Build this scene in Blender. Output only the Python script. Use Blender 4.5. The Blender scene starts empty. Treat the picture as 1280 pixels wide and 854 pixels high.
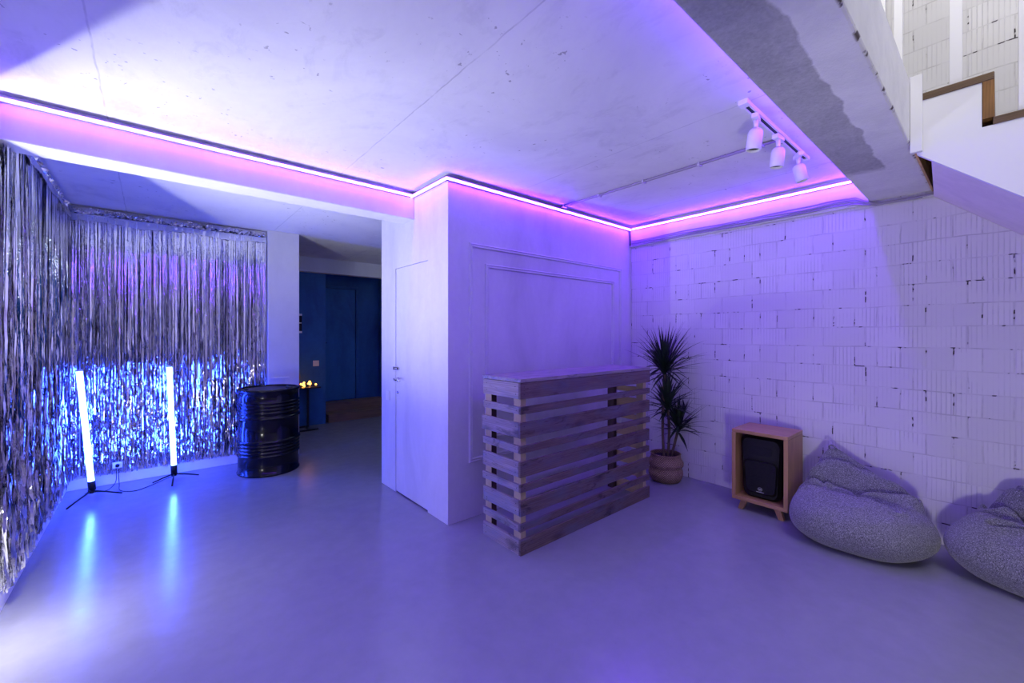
import bpy, math, random
from mathutils import Vector, Matrix
random.seed(7)
PI = math.pi
sc = bpy.context.scene
C = sc.collection

# ------------------------------------------------------------------ helpers
class MB:
    """collects shapes and links them as ONE mesh object"""
    def __init__(s): s.v = []; s.f = []; s.m = []; s.sm = []
    def face(s, idx, mat=0, smooth=False):
        s.f.append(tuple(idx)); s.m.append(mat); s.sm.append(smooth)
    def box(s, x0, x1, y0, y1, z0, z1, mat=0, M=None, mats=None):
        b = len(s.v)
        p = [(x0,y0,z0),(x1,y0,z0),(x1,y1,z0),(x0,y1,z0),(x0,y0,z1),(x1,y0,z1),(x1,y1,z1),(x0,y1,z1)]
        for q in p: s.v.append(tuple(M @ Vector(q)) if M else q)
        # bottom, top, -y, +x, +y, -x
        for k, q in enumerate([(0,3,2,1),(4,5,6,7),(0,1,5,4),(1,2,6,5),(2,3,7,6),(3,0,4,7)]):
            s.face([b+i for i in q], mats[k] if mats else mat)
        return s
    def poly_prism(s, pts, axis, a0, a1, mat=0):
        """pts: 2-D outline; axis: the extruded axis 0/1/2"""
        b = len(s.v); n = len(pts)
        def mk(p, a):
            q = list(p); q.insert(axis, a); return tuple(q)
        for p in pts: s.v.append(mk(p, a0))
        for p in pts: s.v.append(mk(p, a1))
        s.face([b+i for i in range(n)][::-1], mat); s.face([b+n+i for i in range(n)], mat)
        for i in range(n):
            j = (i+1) % n
            s.face([b+i, b+j, b+n+j, b+n+i], mat)
        return s
    def tube(s, pts, r, seg=8, mat=0, cap=True):
        pts = [Vector(p) for p in pts]; n = len(pts)
        rs = r if isinstance(r, (list, tuple)) else [r]*n
        b = len(s.v)
        d0 = (pts[1]-pts[0]).normalized()
        ref = Vector((0,0,1)) if abs(d0.z) < .9 else Vector((1,0,0))
        u = d0.cross(ref).normalized()
        for i, p in enumerate(pts):
            d = (pts[min(i+1,n-1)]-pts[max(i-1,0)]).normalized()
            u = (u - d*u.dot(d)).normalized(); w = d.cross(u)
            for k in range(seg):
                a = 2*PI*k/seg
                s.v.append(tuple(p + (u*math.cos(a)+w*math.sin(a))*rs[i]))
        for i in range(n-1):
            for k in range(seg):
                k2 = (k+1) % seg
                s.face([b+i*seg+k, b+i*seg+k2, b+(i+1)*seg+k2, b+(i+1)*seg+k], mat, seg > 5)
        if cap:
            s.face([b+k for k in range(seg)][::-1], mat); s.face([b+(n-1)*seg+k for k in range(seg)], mat)
        return s
    def lathe(s, prof, seg=32, mat=0, c=(0,0,0), cap0=True, cap1=True, smooth=True, M=None):
        b = len(s.v); n = len(prof)
        for (r, z) in prof:
            for k in range(seg):
                a = 2*PI*k/seg
                q = Vector((c[0]+r*math.cos(a), c[1]+r*math.sin(a), c[2]+z))
                s.v.append(tuple(M @ q) if M else tuple(q))
        for i in range(n-1):
            for k in range(seg):
                k2 = (k+1) % seg
                s.face([b+i*seg+k, b+i*seg+k2, b+(i+1)*seg+k2, b+(i+1)*seg+k], mat, smooth)
        if cap0: s.face([b+k for k in range(seg)][::-1], mat)
        if cap1: s.face([b+(n-1)*seg+k for k in range(seg)], mat)
        return s
    def build(s, name, mats, parent=None, bevel=0, bevseg=2, sub=0, loc=None):
        me = bpy.data.meshes.new(name)
        me.from_pydata(s.v, [], s.f)
        for m in (mats if isinstance(mats, (list, tuple)) else [mats]): me.materials.append(m)
        me.polygons.foreach_set('material_index', s.m)
        me.polygons.foreach_set('use_smooth', s.sm)
        me.update()
        o = bpy.data.objects.new(name, me); C.objects.link(o)
        if parent: o.parent = parent
        if loc: o.location = loc
        if bevel:
            md = o.modifiers.new('bevel', 'BEVEL'); md.width = bevel; md.segments = bevseg
            md.limit_method = 'ANGLE'; md.angle_limit = math.radians(40)
            try: md.harden_normals = False
            except Exception: pass
        if sub:
            md = o.modifiers.new('sub', 'SUBSURF'); md.levels = sub; md.render_levels = sub
        return o

def tag(o, label=None, cat=None, group=None, kind=None):
    if label: o['label'] = label
    if cat: o['category'] = cat
    if group: o['group'] = group
    if kind: o['kind'] = kind
    return o
def empty(name, loc, label, cat, group=None, rz=0):
    o = bpy.data.objects.new(name, None); C.objects.link(o)
    o.location = loc; o.rotation_euler = (0,0,rz); o.empty_display_size = .1
    return tag(o, label, cat, group)
def struct(o): o['kind'] = 'structure'; return o

# ------------------------------------------------------------------ materials
def newmat(name):
    m = bpy.data.materials.new(name); m.use_nodes = True
    nt = m.node_tree; nt.nodes.clear()
    out = nt.nodes.new('ShaderNodeOutputMaterial'); b = nt.nodes.new('ShaderNodeBsdfPrincipled')
    nt.links.new(b.outputs[0], out.inputs[0])
    return m, nt, b
class NT:
    def __init__(s, nt): s.nt = nt
    def n(s, t, ins=None, **kw):
        x = s.nt.nodes.new(t)
        for k, v in kw.items(): setattr(x, k, v)
        if ins:
            for k, v in ins.items():
                if hasattr(v, 'is_output') or isinstance(v, bpy.types.NodeSocket): s.nt.links.new(v, x.inputs[k])
                else: x.inputs[k].default_value = v
        return x
    def math(s, op, a, b=None, c=None, clamp=False):
        ins = {0: a}
        if b is not None: ins[1] = b
        if c is not None: ins[2] = c
        x = s.n('ShaderNodeMath', ins, operation=op, use_clamp=clamp)
        return x.outputs[0]
    def noise(s, vec, scale, detail=4, rough=.55, dist=0):
        return s.n('ShaderNodeTexNoise', {'Vector': vec, 'Scale': scale, 'Detail': detail, 'Roughness': rough, 'Distortion': dist}).outputs[0]
    def ramp(s, fac, stops):
        r = s.n('ShaderNodeValToRGB', {0: fac}); e = r.color_ramp.elements
        while len(e) < len(stops): e.new(.5)
        for el, (p, c) in zip(e, stops):
            el.position = p; el.color = c if len(c) == 4 else (*c, 1)
        return r.outputs[0]
    def maprange(s, v, a, b, c=0., d=1.):
        return s.n('ShaderNodeMapRange', {0: v, 1: a, 2: b, 3: c, 4: d}).outputs[0]
    def mix(s, f, a, b, mode='MIX'):
        x = s.n('ShaderNodeMix', data_type='RGBA', blend_type=mode)
        for i, v in ((0, f), (6, a), (7, b)):
            if isinstance(v, bpy.types.NodeSocket): s.nt.links.new(v, x.inputs[i])
            else: x.inputs[i].default_value = v if i == 0 else ((*v, 1) if len(v) == 3 else v)
        return x.outputs[2]
    def obj(s): return s.n('ShaderNodeTexCoord').outputs['Object']
    def mapping(s, vec, scale=(1,1,1), loc=(0,0,0), rot=(0,0,0)):
        return s.n('ShaderNodeMapping', {0: vec, 1: loc, 2: rot, 3: scale}).outputs[0]
    def bump(s, h, strength=.3, dist=.01):
        return s.n('ShaderNodeBump', {'Height': h, 'Strength': strength, 'Distance': dist}).outputs[0]
def plain(name, col, rough=.5, metal=0, coat=0, noise=0, nscale=20, spec=.5):
    m, nt, b = newmat(name); t = NT(nt)
    b.inputs['Roughness'].default_value = rough; b.inputs['Metallic'].default_value = metal
    b.inputs['Coat Weight'].default_value = coat; b.inputs['Specular IOR Level'].default_value = spec
    if noise:
        f = t.noise(t.obj(), nscale)
        c = t.ramp(f, [(.3, tuple(x*(1-noise) for x in col)), (.7, tuple(min(1, x*(1+noise)) for x in col))])
        nt.links.new(c, b.inputs['Base Color'])
    else: b.inputs['Base Color'].default_value = (*col, 1)
    return m
def emis(name, col, k):
    m = bpy.data.materials.new(name); m.use_nodes = True; nt = m.node_tree; nt.nodes.clear()
    out = nt.nodes.new('ShaderNodeOutputMaterial'); e = nt.nodes.new('ShaderNodeEmission')
    e.inputs[0].default_value = (*col, 1); e.inputs[1].default_value = k
    nt.links.new(e.outputs[0], out.inputs[0]); return m

def plaster(name, base, var=.08, scale=3, bump=.25, streak=False):
    m, nt, b = newmat(name); t = NT(nt); o = t.obj()
    vec = t.mapping(o, (1,1,.35)) if streak else o
    f = t.noise(vec, scale, 6, .62, .4)
    f2 = t.noise(o, scale*9, 5, .6)
    c = t.ramp(f, [(.28, tuple(x*(1-var*1.6) for x in base)), (.5, base), (.75, tuple(min(1, x*(1+var)) for x in base))])
    c = t.mix(t.maprange(f2, .35, .7, 0, .25), c, tuple(x*(1-var*1.2) for x in base))
    nt.links.new(c, b.inputs['Base Color'])
    b.inputs['Roughness'].default_value = .62
    h = t.math('ADD', t.math('MULTIPLY', f, .7), t.math('MULTIPLY', f2, .3))
    nt.links.new(t.bump(h, bump, .012), b.inputs['Normal'])
    return m
M_plaster = plaster('white_plaster', (.72,.72,.74), .07, 2.5, .2, True)
M_stucco = plaster('venetian_plaster', (.66,.66,.70), .10, 2.8, .3, True)
M_navy = plaster('navy_plaster', (.022,.125,.34), .35, 2.2, .25, True)
M_white = plain('white_paint', (.78,.78,.80), .45)

def ceiling_mat():
    m, nt, b = newmat('painted_concrete_ceiling'); t = NT(nt); o = t.obj()
    f = t.noise(o, .9, 7, .65, .8)
    f2 = t.noise(t.mapping(o, (1,.5,1)), 7, 7, .7, .5)
    f3 = t.noise(o, 45, 3, .6)
    c = t.ramp(f, [(.3, (.66,.66,.69)), (.55, (.76,.76,.78)), (.8, (.80,.80,.82))])
    sm = t.math('MULTIPLY', t.maprange(f2, .52, .72, 0, 1), t.maprange(f, .62, .42, 0, 1))
    c = t.mix(t.math('MULTIPLY', sm, .38), c, (.36,.36,.40))
    spk = t.math('MULTIPLY', t.maprange(t.noise(o, 28, 2), .69, .73, 0, 1), t.maprange(t.noise(o, 1.7, 2), .5, .6, 0, 1))
    c = t.mix(t.math('MULTIPLY', spk, .6), c, (.10,.09,.10))
    xyz = t.n('ShaderNodeSeparateXYZ', {0: o})
    wob = t.math('MULTIPLY', t.math('SUBTRACT', t.noise(t.mapping(o, (0,3,0)), 2, 4), .5), .02)
    x = t.math('ADD', xyz.outputs[0], wob)
    d = t.math('PINGPONG', t.math('ADD', x, .19), .635)   # slab joints every 1.27 m
    ln = t.math('MULTIPLY', t.maprange(d, .002, .005, 1, 0), t.maprange(t.noise(o, 6), .35, .6, .08, .42))
    c = t.mix(ln, c, (.25,.25,.28))
    nt.links.new(c, b.inputs['Base Color']); b.inputs['Roughness'].default_value = .6
    h = t.math('ADD', t.math('MULTIPLY', f2, .5), t.math('MULTIPLY', f3, .12))
    nt.links.new(t.bump(t.math('SUBTRACT', h, t.math('MULTIPLY', ln, .5)), .3, .012), b.inputs['Normal'])
    return m
M_ceil = ceiling_mat()

def beam_mat():
    m, nt, b = newmat('patched_concrete_beam'); t = NT(nt); o = t.obj()
    f = t.noise(o, 5, 7, .7, .5); f2 = t.noise(o, 60, 4, .7)
    white = t.ramp(f, [(.3, (.68,.68,.71)), (.6, (.78,.78,.80))])
    grey = t.ramp(t.math('ADD', t.math('MULTIPLY', f, .5), t.math('MULTIPLY', f2, .5)), [(.3, (.22,.22,.23)), (.7, (.50,.50,.52))])
    xyz = t.n('ShaderNodeSeparateXYZ', {0: o})
    yy = t.math('ADD', xyz.outputs[1], t.math('MULTIPLY', t.math('SUBTRACT', t.noise(o, 4, 5), .5), .10))
    py = t.maprange(yy, .445, .455, 0, 1)
    xx = t.math('ADD', xyz.outputs[0], t.math('MULTIPLY', t.math('SUBTRACT', f, .5), .2))
    px = t.maprange(xx, 3.3, 3.4, 1, 0)
    c = t.mix(t.math('MULTIPLY', t.math('MULTIPLY', py, px), .85), white, grey)
    # chipped arris along the near bottom edge
    ey = t.math('ABSOLUTE', t.math('SUBTRACT', xyz.outputs[1], .31)); ez = t.math('ABSOLUTE', t.math('SUBTRACT', xyz.outputs[2], 2.455))
    e = t.math('MAXIMUM', ey, ez)
    chip = t.math('MULTIPLY', t.maprange(e, .006, .015, 1, 0), t.maprange(t.noise(o, 14, 4, .6), .56, .62, 0, 1))
    c = t.mix(chip, c, (.10,.08,.08))
    nt.links.new(c, b.inputs['Base Color']); b.inputs['Roughness'].default_value = .75
    nt.links.new(t.bump(t.math('SUBTRACT', t.math('ADD', f, f2), chip), .35, .01), b.inputs['Normal'])
    return m
M_beam = beam_mat()

def brick_mat():
    m, nt, b = newmat('white_painted_hollow_block'); t = NT(nt); o = t.obj()
    xyz = t.n('ShaderNodeSeparateXYZ', {0: o})
    y, z = xyz.outputs[1], xyz.outputs[2]
    ny = t.math('MULTIPLY', t.math('SUBTRACT', t.noise(o, 3.5, 3), .5), .022)
    nz = t.math('MULTIPLY', t.math('SUBTRACT', t.noise(t.mapping(o, loc=(5,3,1)), 2.6, 4), .5), .026)
    v = t.n('ShaderNodeCombineXYZ', {0: t.math('ADD', t.math('ADD', y, ny), 20.), 1: t.math('ADD', t.math('ADD', z, nz), .004), 2: 0.}).outputs[0]
    br = t.n('ShaderNodeTexBrick', {'Vector': v, 'Color1': (0,0,0,1), 'Color2': (1,1,1,1), 'Mortar': (.5,.5,.5,1), 'Scale': 1.,
             'Mortar Size': .0042, 'Mortar Smooth': .25, 'Bias': 0., 'Brick Width': .265, 'Row Height': .151},
             offset=.5, offset_frequency=2, squash=.5, squash_frequency=2)
    tone = br.outputs['Color']; mort = br.outputs['Fac']
    tn = t.n('ShaderNodeSeparateColor', {0: tone}).outputs[0]
    # ribs of the hollow blocks
    rib = t.math('SINE', t.math('MULTIPLY', t.math('ADD', y, t.math('MULTIPLY', ny, .3)), 2*PI/.0235))
    rib = t.maprange(rib, .55, 1, 0, 1)
    ribmask = t.math('MULTIPLY', t.maprange(t.noise(o, 5.5, 3), .40, .62, .1, 1), t.maprange(tn, .15, .75, .35, 1))
    rib = t.math('MULTIPLY', t.math('MULTIPLY', rib, ribmask), t.math('SUBTRACT', 1., mort))
    fine = t.noise(o, 70, 4, .65)
    big = t.noise(o, 1.6, 4)
    c = t.ramp(tn, [(0, (.64,.635,.645)), (1, (.71,.705,.715))])
    c = t.mix(t.maprange(big, .35, .7, 0, .4), c, (.66,.64,.62))
    c = t.mix(t.math('MULTIPLY', rib, .5), c, (.40,.39,.42))
    jm = t.math('MULTIPLY', mort, t.maprange(t.noise(o, 6, 4), .42, .62, .05, .42))
    c = t.mix(jm, c, (.28,.26,.27))
    # open joints and broken spots
    hole = t.math('MULTIPLY', t.maprange(mort, .25, .7, 0, 1), t.maprange(t.noise(t.mapping(o, loc=(2,7,4)), 8, 3, .6), .575, .61, 0, 1))
    hole2 = t.math('MULTIPLY', hole, t.maprange(t.noise(o, 30, 2), .42, .5, 0, 1))
    c = t.mix(hole2, c, (.035,.025,.03))
    nt.links.new(c, b.inputs['Base Color']); b.inputs['Roughness'].default_value = .6
    h = t.math('SUBTRACT', t.math('MULTIPLY', fine, .06), t.math('ADD', t.math('MULTIPLY', mort, .5), t.math('MULTIPLY', rib, .22)))
    h = t.math('SUBTRACT', h, t.math('MULTIPLY', hole2, 1.2))
    h = t.math('ADD', h, t.math('MULTIPLY', tn, .25))
    nt.links.new(t.bump(h, .55, .012), b.inputs['Normal'])
    return m
M_brick = brick_mat()

def floor_mat():
    m, nt, b = newmat('grey_epoxy_floor'); t = NT(nt); o = t.obj()
    f = t.noise(o, .8, 6, .6, .6); f2 = t.noise(o, 9, 6, .65)
    c = t.ramp(t.math('ADD', t.math('MULTIPLY', f, .6), t.math('MULTIPLY', f2, .4)), [(.3, (.23,.235,.26)), (.7, (.29,.295,.32))])
    spk = t.maprange(t.noise(o, 55, 2), .74, .77, 0, .5)
    c = t.mix(spk, c, (.2,.2,.22))
    nt.links.new(c, b.inputs['Base Color'])
    r = t.maprange(f2, .3, .7, .17, .27)
    nt.links.new(r, b.inputs['Roughness'])
    b.inputs['Specular IOR Level'].default_value = .55
    nt.links.new(t.bump(t.math('ADD', t.noise(o, 3, 3), t.math('MULTIPLY', t.noise(o, 25, 4), .15)), .10, .012), b.inputs['Normal'])
    return m
M_floor = floor_mat()

def wood(name, c0, c1, axis, scale=1., rough=.6, knots=0., stain=None, coat=0):
    """grain runs along axis"""
    m, nt, b = newmat(name); t = NT(nt)
    o = t.obj()
    rnd = t.n('ShaderNodeObjectInfo').outputs['Random']
    off = t.n('ShaderNodeCombineXYZ', {0: t.math('MULTIPLY', rnd, 31.), 1: t.math('MULTIPLY', rnd, 17.), 2: t.math('MULTIPLY', rnd, 53.)}).outputs[0]
    o = t.n('ShaderNodeVectorMath', {0: o, 1: off}, operation='ADD').outputs[0]
    s = [14*scale]*3; s[axis] = 1.1*scale
    v = t.mapping(o, tuple(s))
    f = t.noise(v, 2.2, 7, .65, 1.0)
    w = t.n('ShaderNodeTexWave', {'Vector': t.mapping(o, tuple(x*.6 for x in s)), 'Scale': 3., 'Distortion': 6., 'Detail': 3., 'Detail Scale': 1.2}, wave_type='RINGS').outputs[1]
    g = t.math('ADD', t.math('MULTIPLY', f, .86), t.math('MULTIPLY', w, .14))
    c = t.ramp(g, [(.25, c0), (.75, c1)])
    if knots:
        ks = [7.]*3; ks[axis] = 3.4
        vo = t.n('ShaderNodeTexVoronoi', {'Vector': t.mapping(o, tuple(ks)), 'Scale': 1., 'Randomness': 1.})
        kd = vo.outputs['Distance']
        k = t.maprange(kd, .05, .30, 1, 0)
        c = t.mix(t.math('MULTIPLY', k, knots), c, tuple(x*.22 for x in c0))
    if stain:
        ss = [9.]*3; ss[axis] = 2.6
        c = t.mix(t.maprange(t.noise(t.mapping(o, tuple(ss)), 1, 5, .65), .45, .66, 0, .7), c, stain)
        c = t.mix(t.maprange(t.noise(t.mapping(o, tuple(ss), loc=(3,8,2)), 1.3, 5, .7, 1.5), .56, .66, 0, .75), c, tuple(x*.4 for x in c0))
    nt.links.new(c, b.inputs['Base Color']); b.inputs['Roughness'].default_value = rough
    b.inputs['Coat Weight'].default_value = coat
    nt.links.new(t.bump(g, .18, .003), b.inputs['Normal'])
    return m
W_GREY = ((.065,.042,.033), (.215,.155,.125))
M_slat_x = wood('weathered_board_along', *W_GREY, 0, 1, .6, .8, (.12,.13,.17))
M_slat_y_lit = wood('weathered_board_across_lit', (.20,.17,.155), (.44,.38,.35), 1, 1, .6, .8, (.20,.24,.33))  # end boards coloured paler and bluer to carry the uplight falling on them
M_bartop = wood('bar_top_board', (.20,.17,.17), (.42,.36,.35), 0, 1, .42, .5, (.16,.17,.2))
M_raw = wood('raw_pine', (.40,.33,.17), (.56,.47,.27), 2, 1, .65, .3)
M_raw_y = wood('raw_pine_across', (.42,.31,.15), (.58,.45,.25), 1, 1, .65, .3)
M_oak = wood('honey_wood', (.27,.145,.055), (.43,.25,.11), 2, .8, .42, .25, None, .1)
M_oak_y = wood('honey_wood_across', (.27,.145,.055), (.43,.25,.11), 1, .8, .42, .25, None, .1)
M_oak_x = wood('honey_wood_deep', (.27,.145,.055), (.43,.25,.11), 0, .8, .42, .25, None, .1)
M_tread = wood('dark_tread_wood', (.055,.035,.02), (.20,.12,.06), 1, 1.3, .5, .3)
M_riser = wood('amber_riser_wood', (.14,.065,.02), (.34,.17,.055), 2, 1.0, .42, .3)
M_step = wood('hall_step_wood', (.15,.09,.06), (.30,.19,.13), 0, 1, .55, .2)

M_black = plain('black_plastic', (.007,.007,.008), .5, spec=.25)
M_blackm = plain('black_metal', (.010,.010,.012), .35, .0, .3)
M_drum = plain('gloss_black_enamel', (.004,.004,.006), .17, 0, .15, spec=.28)
M_drumtop = plain('satin_black_enamel', (.008,.008,.010), .38)
M_chrome = plain('chrome', (.7,.7,.72), .15, 1)
M_cable = plain('painted_cable', (.30,.28,.33), .5)
M_bcable = plain('black_cable', (.01,.01,.012), .5)
M_sw = plain('white_switch_plastic', (.8,.8,.8), .35)
M_alu = plain('aluminium_channel', (.55,.55,.58), .4, .6)
M_gap = plain('dark_gap', (.02,.02,.025), .8)
M_soil = plain('dark_soil', (.02,.014,.01), .9, noise=.4, nscale=60)
M_stem = plain('plant_stem', (.12,.085,.055), .7, noise=.35, nscale=70)
M_led = emis('violet_led_light', (.145,.022,1.), 155)
M_led2 = emis('violet_led_light_strong', (.15,.03,1.), 120)
M_tube = emis('blue_tube_light', (.018,.055,1.), 185)
M_amber = emis('amber_bulb_light', (1.,.36,.05), 9)

def foil_mat(name, rough):
    m, nt, b = newmat(name); t = NT(nt); o = t.obj()
    b.inputs['Base Color'].default_value = (.88,.88,.90,1); b.inputs['Metallic'].default_value = 1
    b.inputs['Roughness'].default_value = rough
    nt.links.new(t.bump(t.noise(t.mapping(o, (40,40,12)), 1.5, 3), .35, .01), b.inputs['Normal'])
    return m
M_foil = foil_mat('silver_foil', .08)
M_foilband = foil_mat('silver_foil_band', .3)

def leaf_mat():
    m, nt, b = newmat('dracaena_leaf'); t = NT(nt)
    c = t.ramp(t.noise(t.obj(), 12, 3), [(.3, (.006,.018,.008)), (.7, (.018,.045,.018))])
    nt.links.new(c, b.inputs['Base Color']); b.inputs['Roughness'].default_value = .42
    return m
M_leaf = leaf_mat()
def basket_mat():
    m, nt, b = newmat('woven_seagrass'); t = NT(nt); o = t.obj()
    xyz = t.n('ShaderNodeSeparateXYZ', {0: o})
    ang = t.math('ARCTAN2', xyz.outputs[1], xyz.outputs[0])
    row = t.math('MULTIPLY', xyz.outputs[2], 1/.011)
    ph = t.math('MULTIPLY', t.math('FLOOR', row), PI)
    a = t.math('SINE', t.math('ADD', t.math('MULTIPLY', ang, 44.), ph))
    r = t.math('ABSOLUTE', t.math('SINE', t.math('MULTIPLY', row, PI)))
    h = t.math('MULTIPLY', t.math('ADD', t.math('MULTIPLY', a, .5), .5), r)
    f = t.noise(o, 25, 4)
    c = t.ramp(t.math('ADD', t.math('MULTIPLY', h, .5), t.math('MULTIPLY', f, .5)), [(.2, (.14,.085,.045)), (.7, (.46,.33,.19))])
    nt.links.new(c, b.inputs['Base Color']); b.inputs['Roughness'].default_value = .75
    nt.links.new(t.bump(h, .8, .006), b.inputs['Normal']); return m
M_basket = basket_mat()
def fabric_mat():
    m, nt, b = newmat('grey_melange_fabric'); t = NT(nt); o = t.obj()
    a = t.noise(t.mapping(o, (1,1,6)), 130, 2, .6); d = t.noise(t.mapping(o, (6,6,1)), 90, 2, .6)
    s = t.math('ADD', t.math('MULTIPLY', a, .5), t.math('MULTIPLY', d, .5))
    c = t.ramp(s, [(.38, (.03,.03,.038)), (.5, (.125,.125,.14)), (.61, (.42,.42,.44))])
    nt.links.new(c, b.inputs['Base Color']); b.inputs['Roughness'].default_value = .9
    b.inputs['Sheen Weight'].default_value = .25
    nt.links.new(t.bump(s, .6, .004), b.inputs['Normal']); return m
M_fabric = fabric_mat()
def grille_mat():
    m, nt, b = newmat('speaker_grille'); t = NT(nt); o = t.obj()
    v = t.n('ShaderNodeTexVoronoi', {'Vector': o, 'Scale': 160.}).outputs['Distance']
    c = t.ramp(v, [(.2, (.002,.002,.003)), (.5, (.009,.009,.011))])
    nt.links.new(c, b.inputs['Base Color']); b.inputs['Roughness'].default_value = .6; b.inputs['Specular IOR Level'].default_value = .2
    nt.links.new(t.bump(v, .4, .002), b.inputs['Normal']); return m
M_grille = grille_mat()

# ------------------------------------------------------------------ room dimensions (metres; z up)
CZ = 2.66           # ceiling
XB = 4.13           # brick wall
YP = 2.728          # panelled wall
XD = 1.704          # wall with flush door
YDB = 3.94          # its far end
XL = -.62           # foil alcove left wall
YB = 5.62           # foil alcove back wall
BY0, BY1 = 3.266, 3.466
XW, YS = -2.6, -2.6 # far-left and rear of the main room
TOP = 5.1           # stairwell ceiling

struct(MB().box(XW-.1, XB+.1, YS-.1, 7.95, -.1, 0).build('floor', M_floor))
struct(MB().box(XW, XB, .645, 7.9, CZ, 2.79).build('ceiling', M_ceil))
struct(MB().box(XW, XB, YS, 4., TOP, TOP+.1).build('ceiling_stairwell', M_plaster))
# brick wall right, its lintel band
struct(MB().box(XB, XB+.15, YS, 2.9, 0, TOP).build('wall_right', M_brick))
o = MB().box(XB-.035, XB, .645, YP, 2.43, CZ).build('wall_lintel', M_plaster, bevel=.006); struct(o)
# rear and far-left walls (behind the camera)
struct(MB().box(XW, XB, YS-.1, YS, 0, TOP).build('wall_rear', M_plaster))
struct(MB().box(XW-.1, XW, YS, 3.3, 0, TOP).build('wall_far_left', M_plaster))
struct(MB().box(XW, XB, 4., 4.1, 2.79, TOP).build('wall_upstairs', M_plaster))
struct(MB().box(XW, XW+.001, 3.3, 4., 2.79, TOP).build('wall_upstairs_side', M_plaster))
# foil alcove: left wall (a solid block from the alcove to the main room), back wall, pier
struct(MB().box(XW, XL, BY0, YB+.1, 0, CZ).build('wall_left', M_plaster))
struct(MB().box(XL, 1.02, YB, YB+.12, 0, CZ).build('wall_back', M_plaster))
struct(MB().box(1.02, 1.353, 5.53, 7.15, 0, CZ).build('wall_pier', M_plaster, bevel=.004))
# beam over the alcove
struct(MB().box(XL, XD, BY0, BY1, 2.43, CZ).build('ceiling_beam_alcove', M_plaster, bevel=.006))
# room-in-room: door wall with a real opening, panelled wall, its back
DY0, DY1, DH = 3.037, 3.631, 2.055
w = MB()
w.box(XD, XD+.08, YP+.1, DY0, 0, CZ); w.box(XD, XD+.08, DY1, YDB-.1, 0, CZ); w.box(XD, XD+.08, DY0, DY1, DH, CZ)
struct(w.build('wall_door_side', M_stucco))
struct(MB().box(XD, XB, YP, YP+.1, 0, CZ).build('wall_panelled', M_stucco))
struct(MB().box(XD, XB, YDB-.1, YDB, 0, CZ).build('wall_hall_side', M_stucco))
g = .004
d = struct(MB().box(XD+.004, XD+.045, DY0+g, DY1-g, .012, DH-g).build('door_1', M_stucco, bevel=.001))
h = MB()
yy, zz = DY1-.045, 1.035
h.lathe([(.021,0),(.021,.006),(.017,.010),(.009,.012),(.009,.040)], 20, c=(0,0,0), M=Matrix.Translation((XD+.004, yy, zz)) @ Matrix.Rotation(-PI/2, 4, 'Y'))
h.tube([(XD-.034, yy, zz), (XD-.040, yy-.03, zz+.004), (XD-.040, yy-.075, zz+.004), (XD-.036, yy-.115, zz-.002)], [.009,.009,.008,.007], 10)
h.build('door_handle', M_chrome, d)
k = MB(); k.lathe([(.013,0),(.013,.006),(.006,.007)], 16, M=Matrix.Translation((XD+.004, yy, zz-.115)) @ Matrix.Rotation(-PI/2, 4, 'Y')); k.build('keyhole', M_chrome, d)
# bolt latch above the handle, across the joint
b_ = MB(); b_.box(XD-.012, XD+.004, DY1-.075, DY1-.008, 1.125, 1.150); b_.tube([(XD-.014, DY1-.06, 1.138), (XD-.034, DY1-.05, 1.138)], .007, 10); b_.build('door_bolt', M_chrome, d, bevel=.002)
lk = empty('latch_keeper', (0,0,0), 'small chrome latch plate and round stud on the plaster left of the flush white door', 'latch')
kp = MB().box(XD-.012, XD, DY1+.006, DY1+.030, 1.122, 1.152); kp.build('plate', M_chrome, lk, bevel=.002)
kp = MB(); kp.lathe([(.011,0),(.011,.010),(.004,.012)], 14, M=Matrix.Translation((XD, DY1+.020, zz)) @ Matrix.Rotation(-PI/2, 4, 'Y'))
kp.build('stud', M_chrome, lk)
sw = empty('light_switch', (XD, 3.79, .87), 'small white light switch on the plaster wall left of the flush white door', 'light switch')
MB().box(-.008, 0, -.04, .04, -.045, .045).build('switch_plate', M_sw, sw, bevel=.003)
MB().box(-.013, -.008, -.022, .022, -.028, .028).build('rocker', M_sw, sw, bevel=.002)

# mouldings on the panelled wall
def moulding(name, x0, x1, z0, z1):
    prof = [(0,0),(.004,.014),(.010,.017),(.016,.010),(.022,.010),(.030,.016),(.036,.004),(.038,0)]  # (inward, out)
    m = MB(); n = len(prof)
    cor = [(x0,z0,1,1),(x1,z0,-1,1),(x1,z1,-1,-1),(x0,z1,1,-1)]
    for (x,z,sx,sz) in cor:
        for (a,o_) in prof: m.v.append((x+sx*a, YP-o_, z+sz*a))
    for c in range(4):
        c2 = (c+1) % 4
        for i in range(n-1): m.face([c*n+i, c2*n+i, c2*n+i+1, c*n+i+1])
    return struct(m.build(name, M_stucco))
moulding('trim_1', 1.892, 3.927, .435, 2.175)
moulding('trim_2', 2.052, 3.794, .60, 2.025)
# baseboards of the alcove
struct(MB().box(XL, XL+.022, 3.30, YB-.02, 0, .10).build('baseboard_left', M_white, bevel=.004))
struct(MB().box(XL, 1.02, YB-.022, YB, 0, .10).build('baseboard_back', M_white, bevel=.004))
# ledge on the pier behind the drum
struct(MB().box(1.03, 1.24, 5.515, 5.535, .925, .945).build('trim_3', M_white, bevel=.002))

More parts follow.
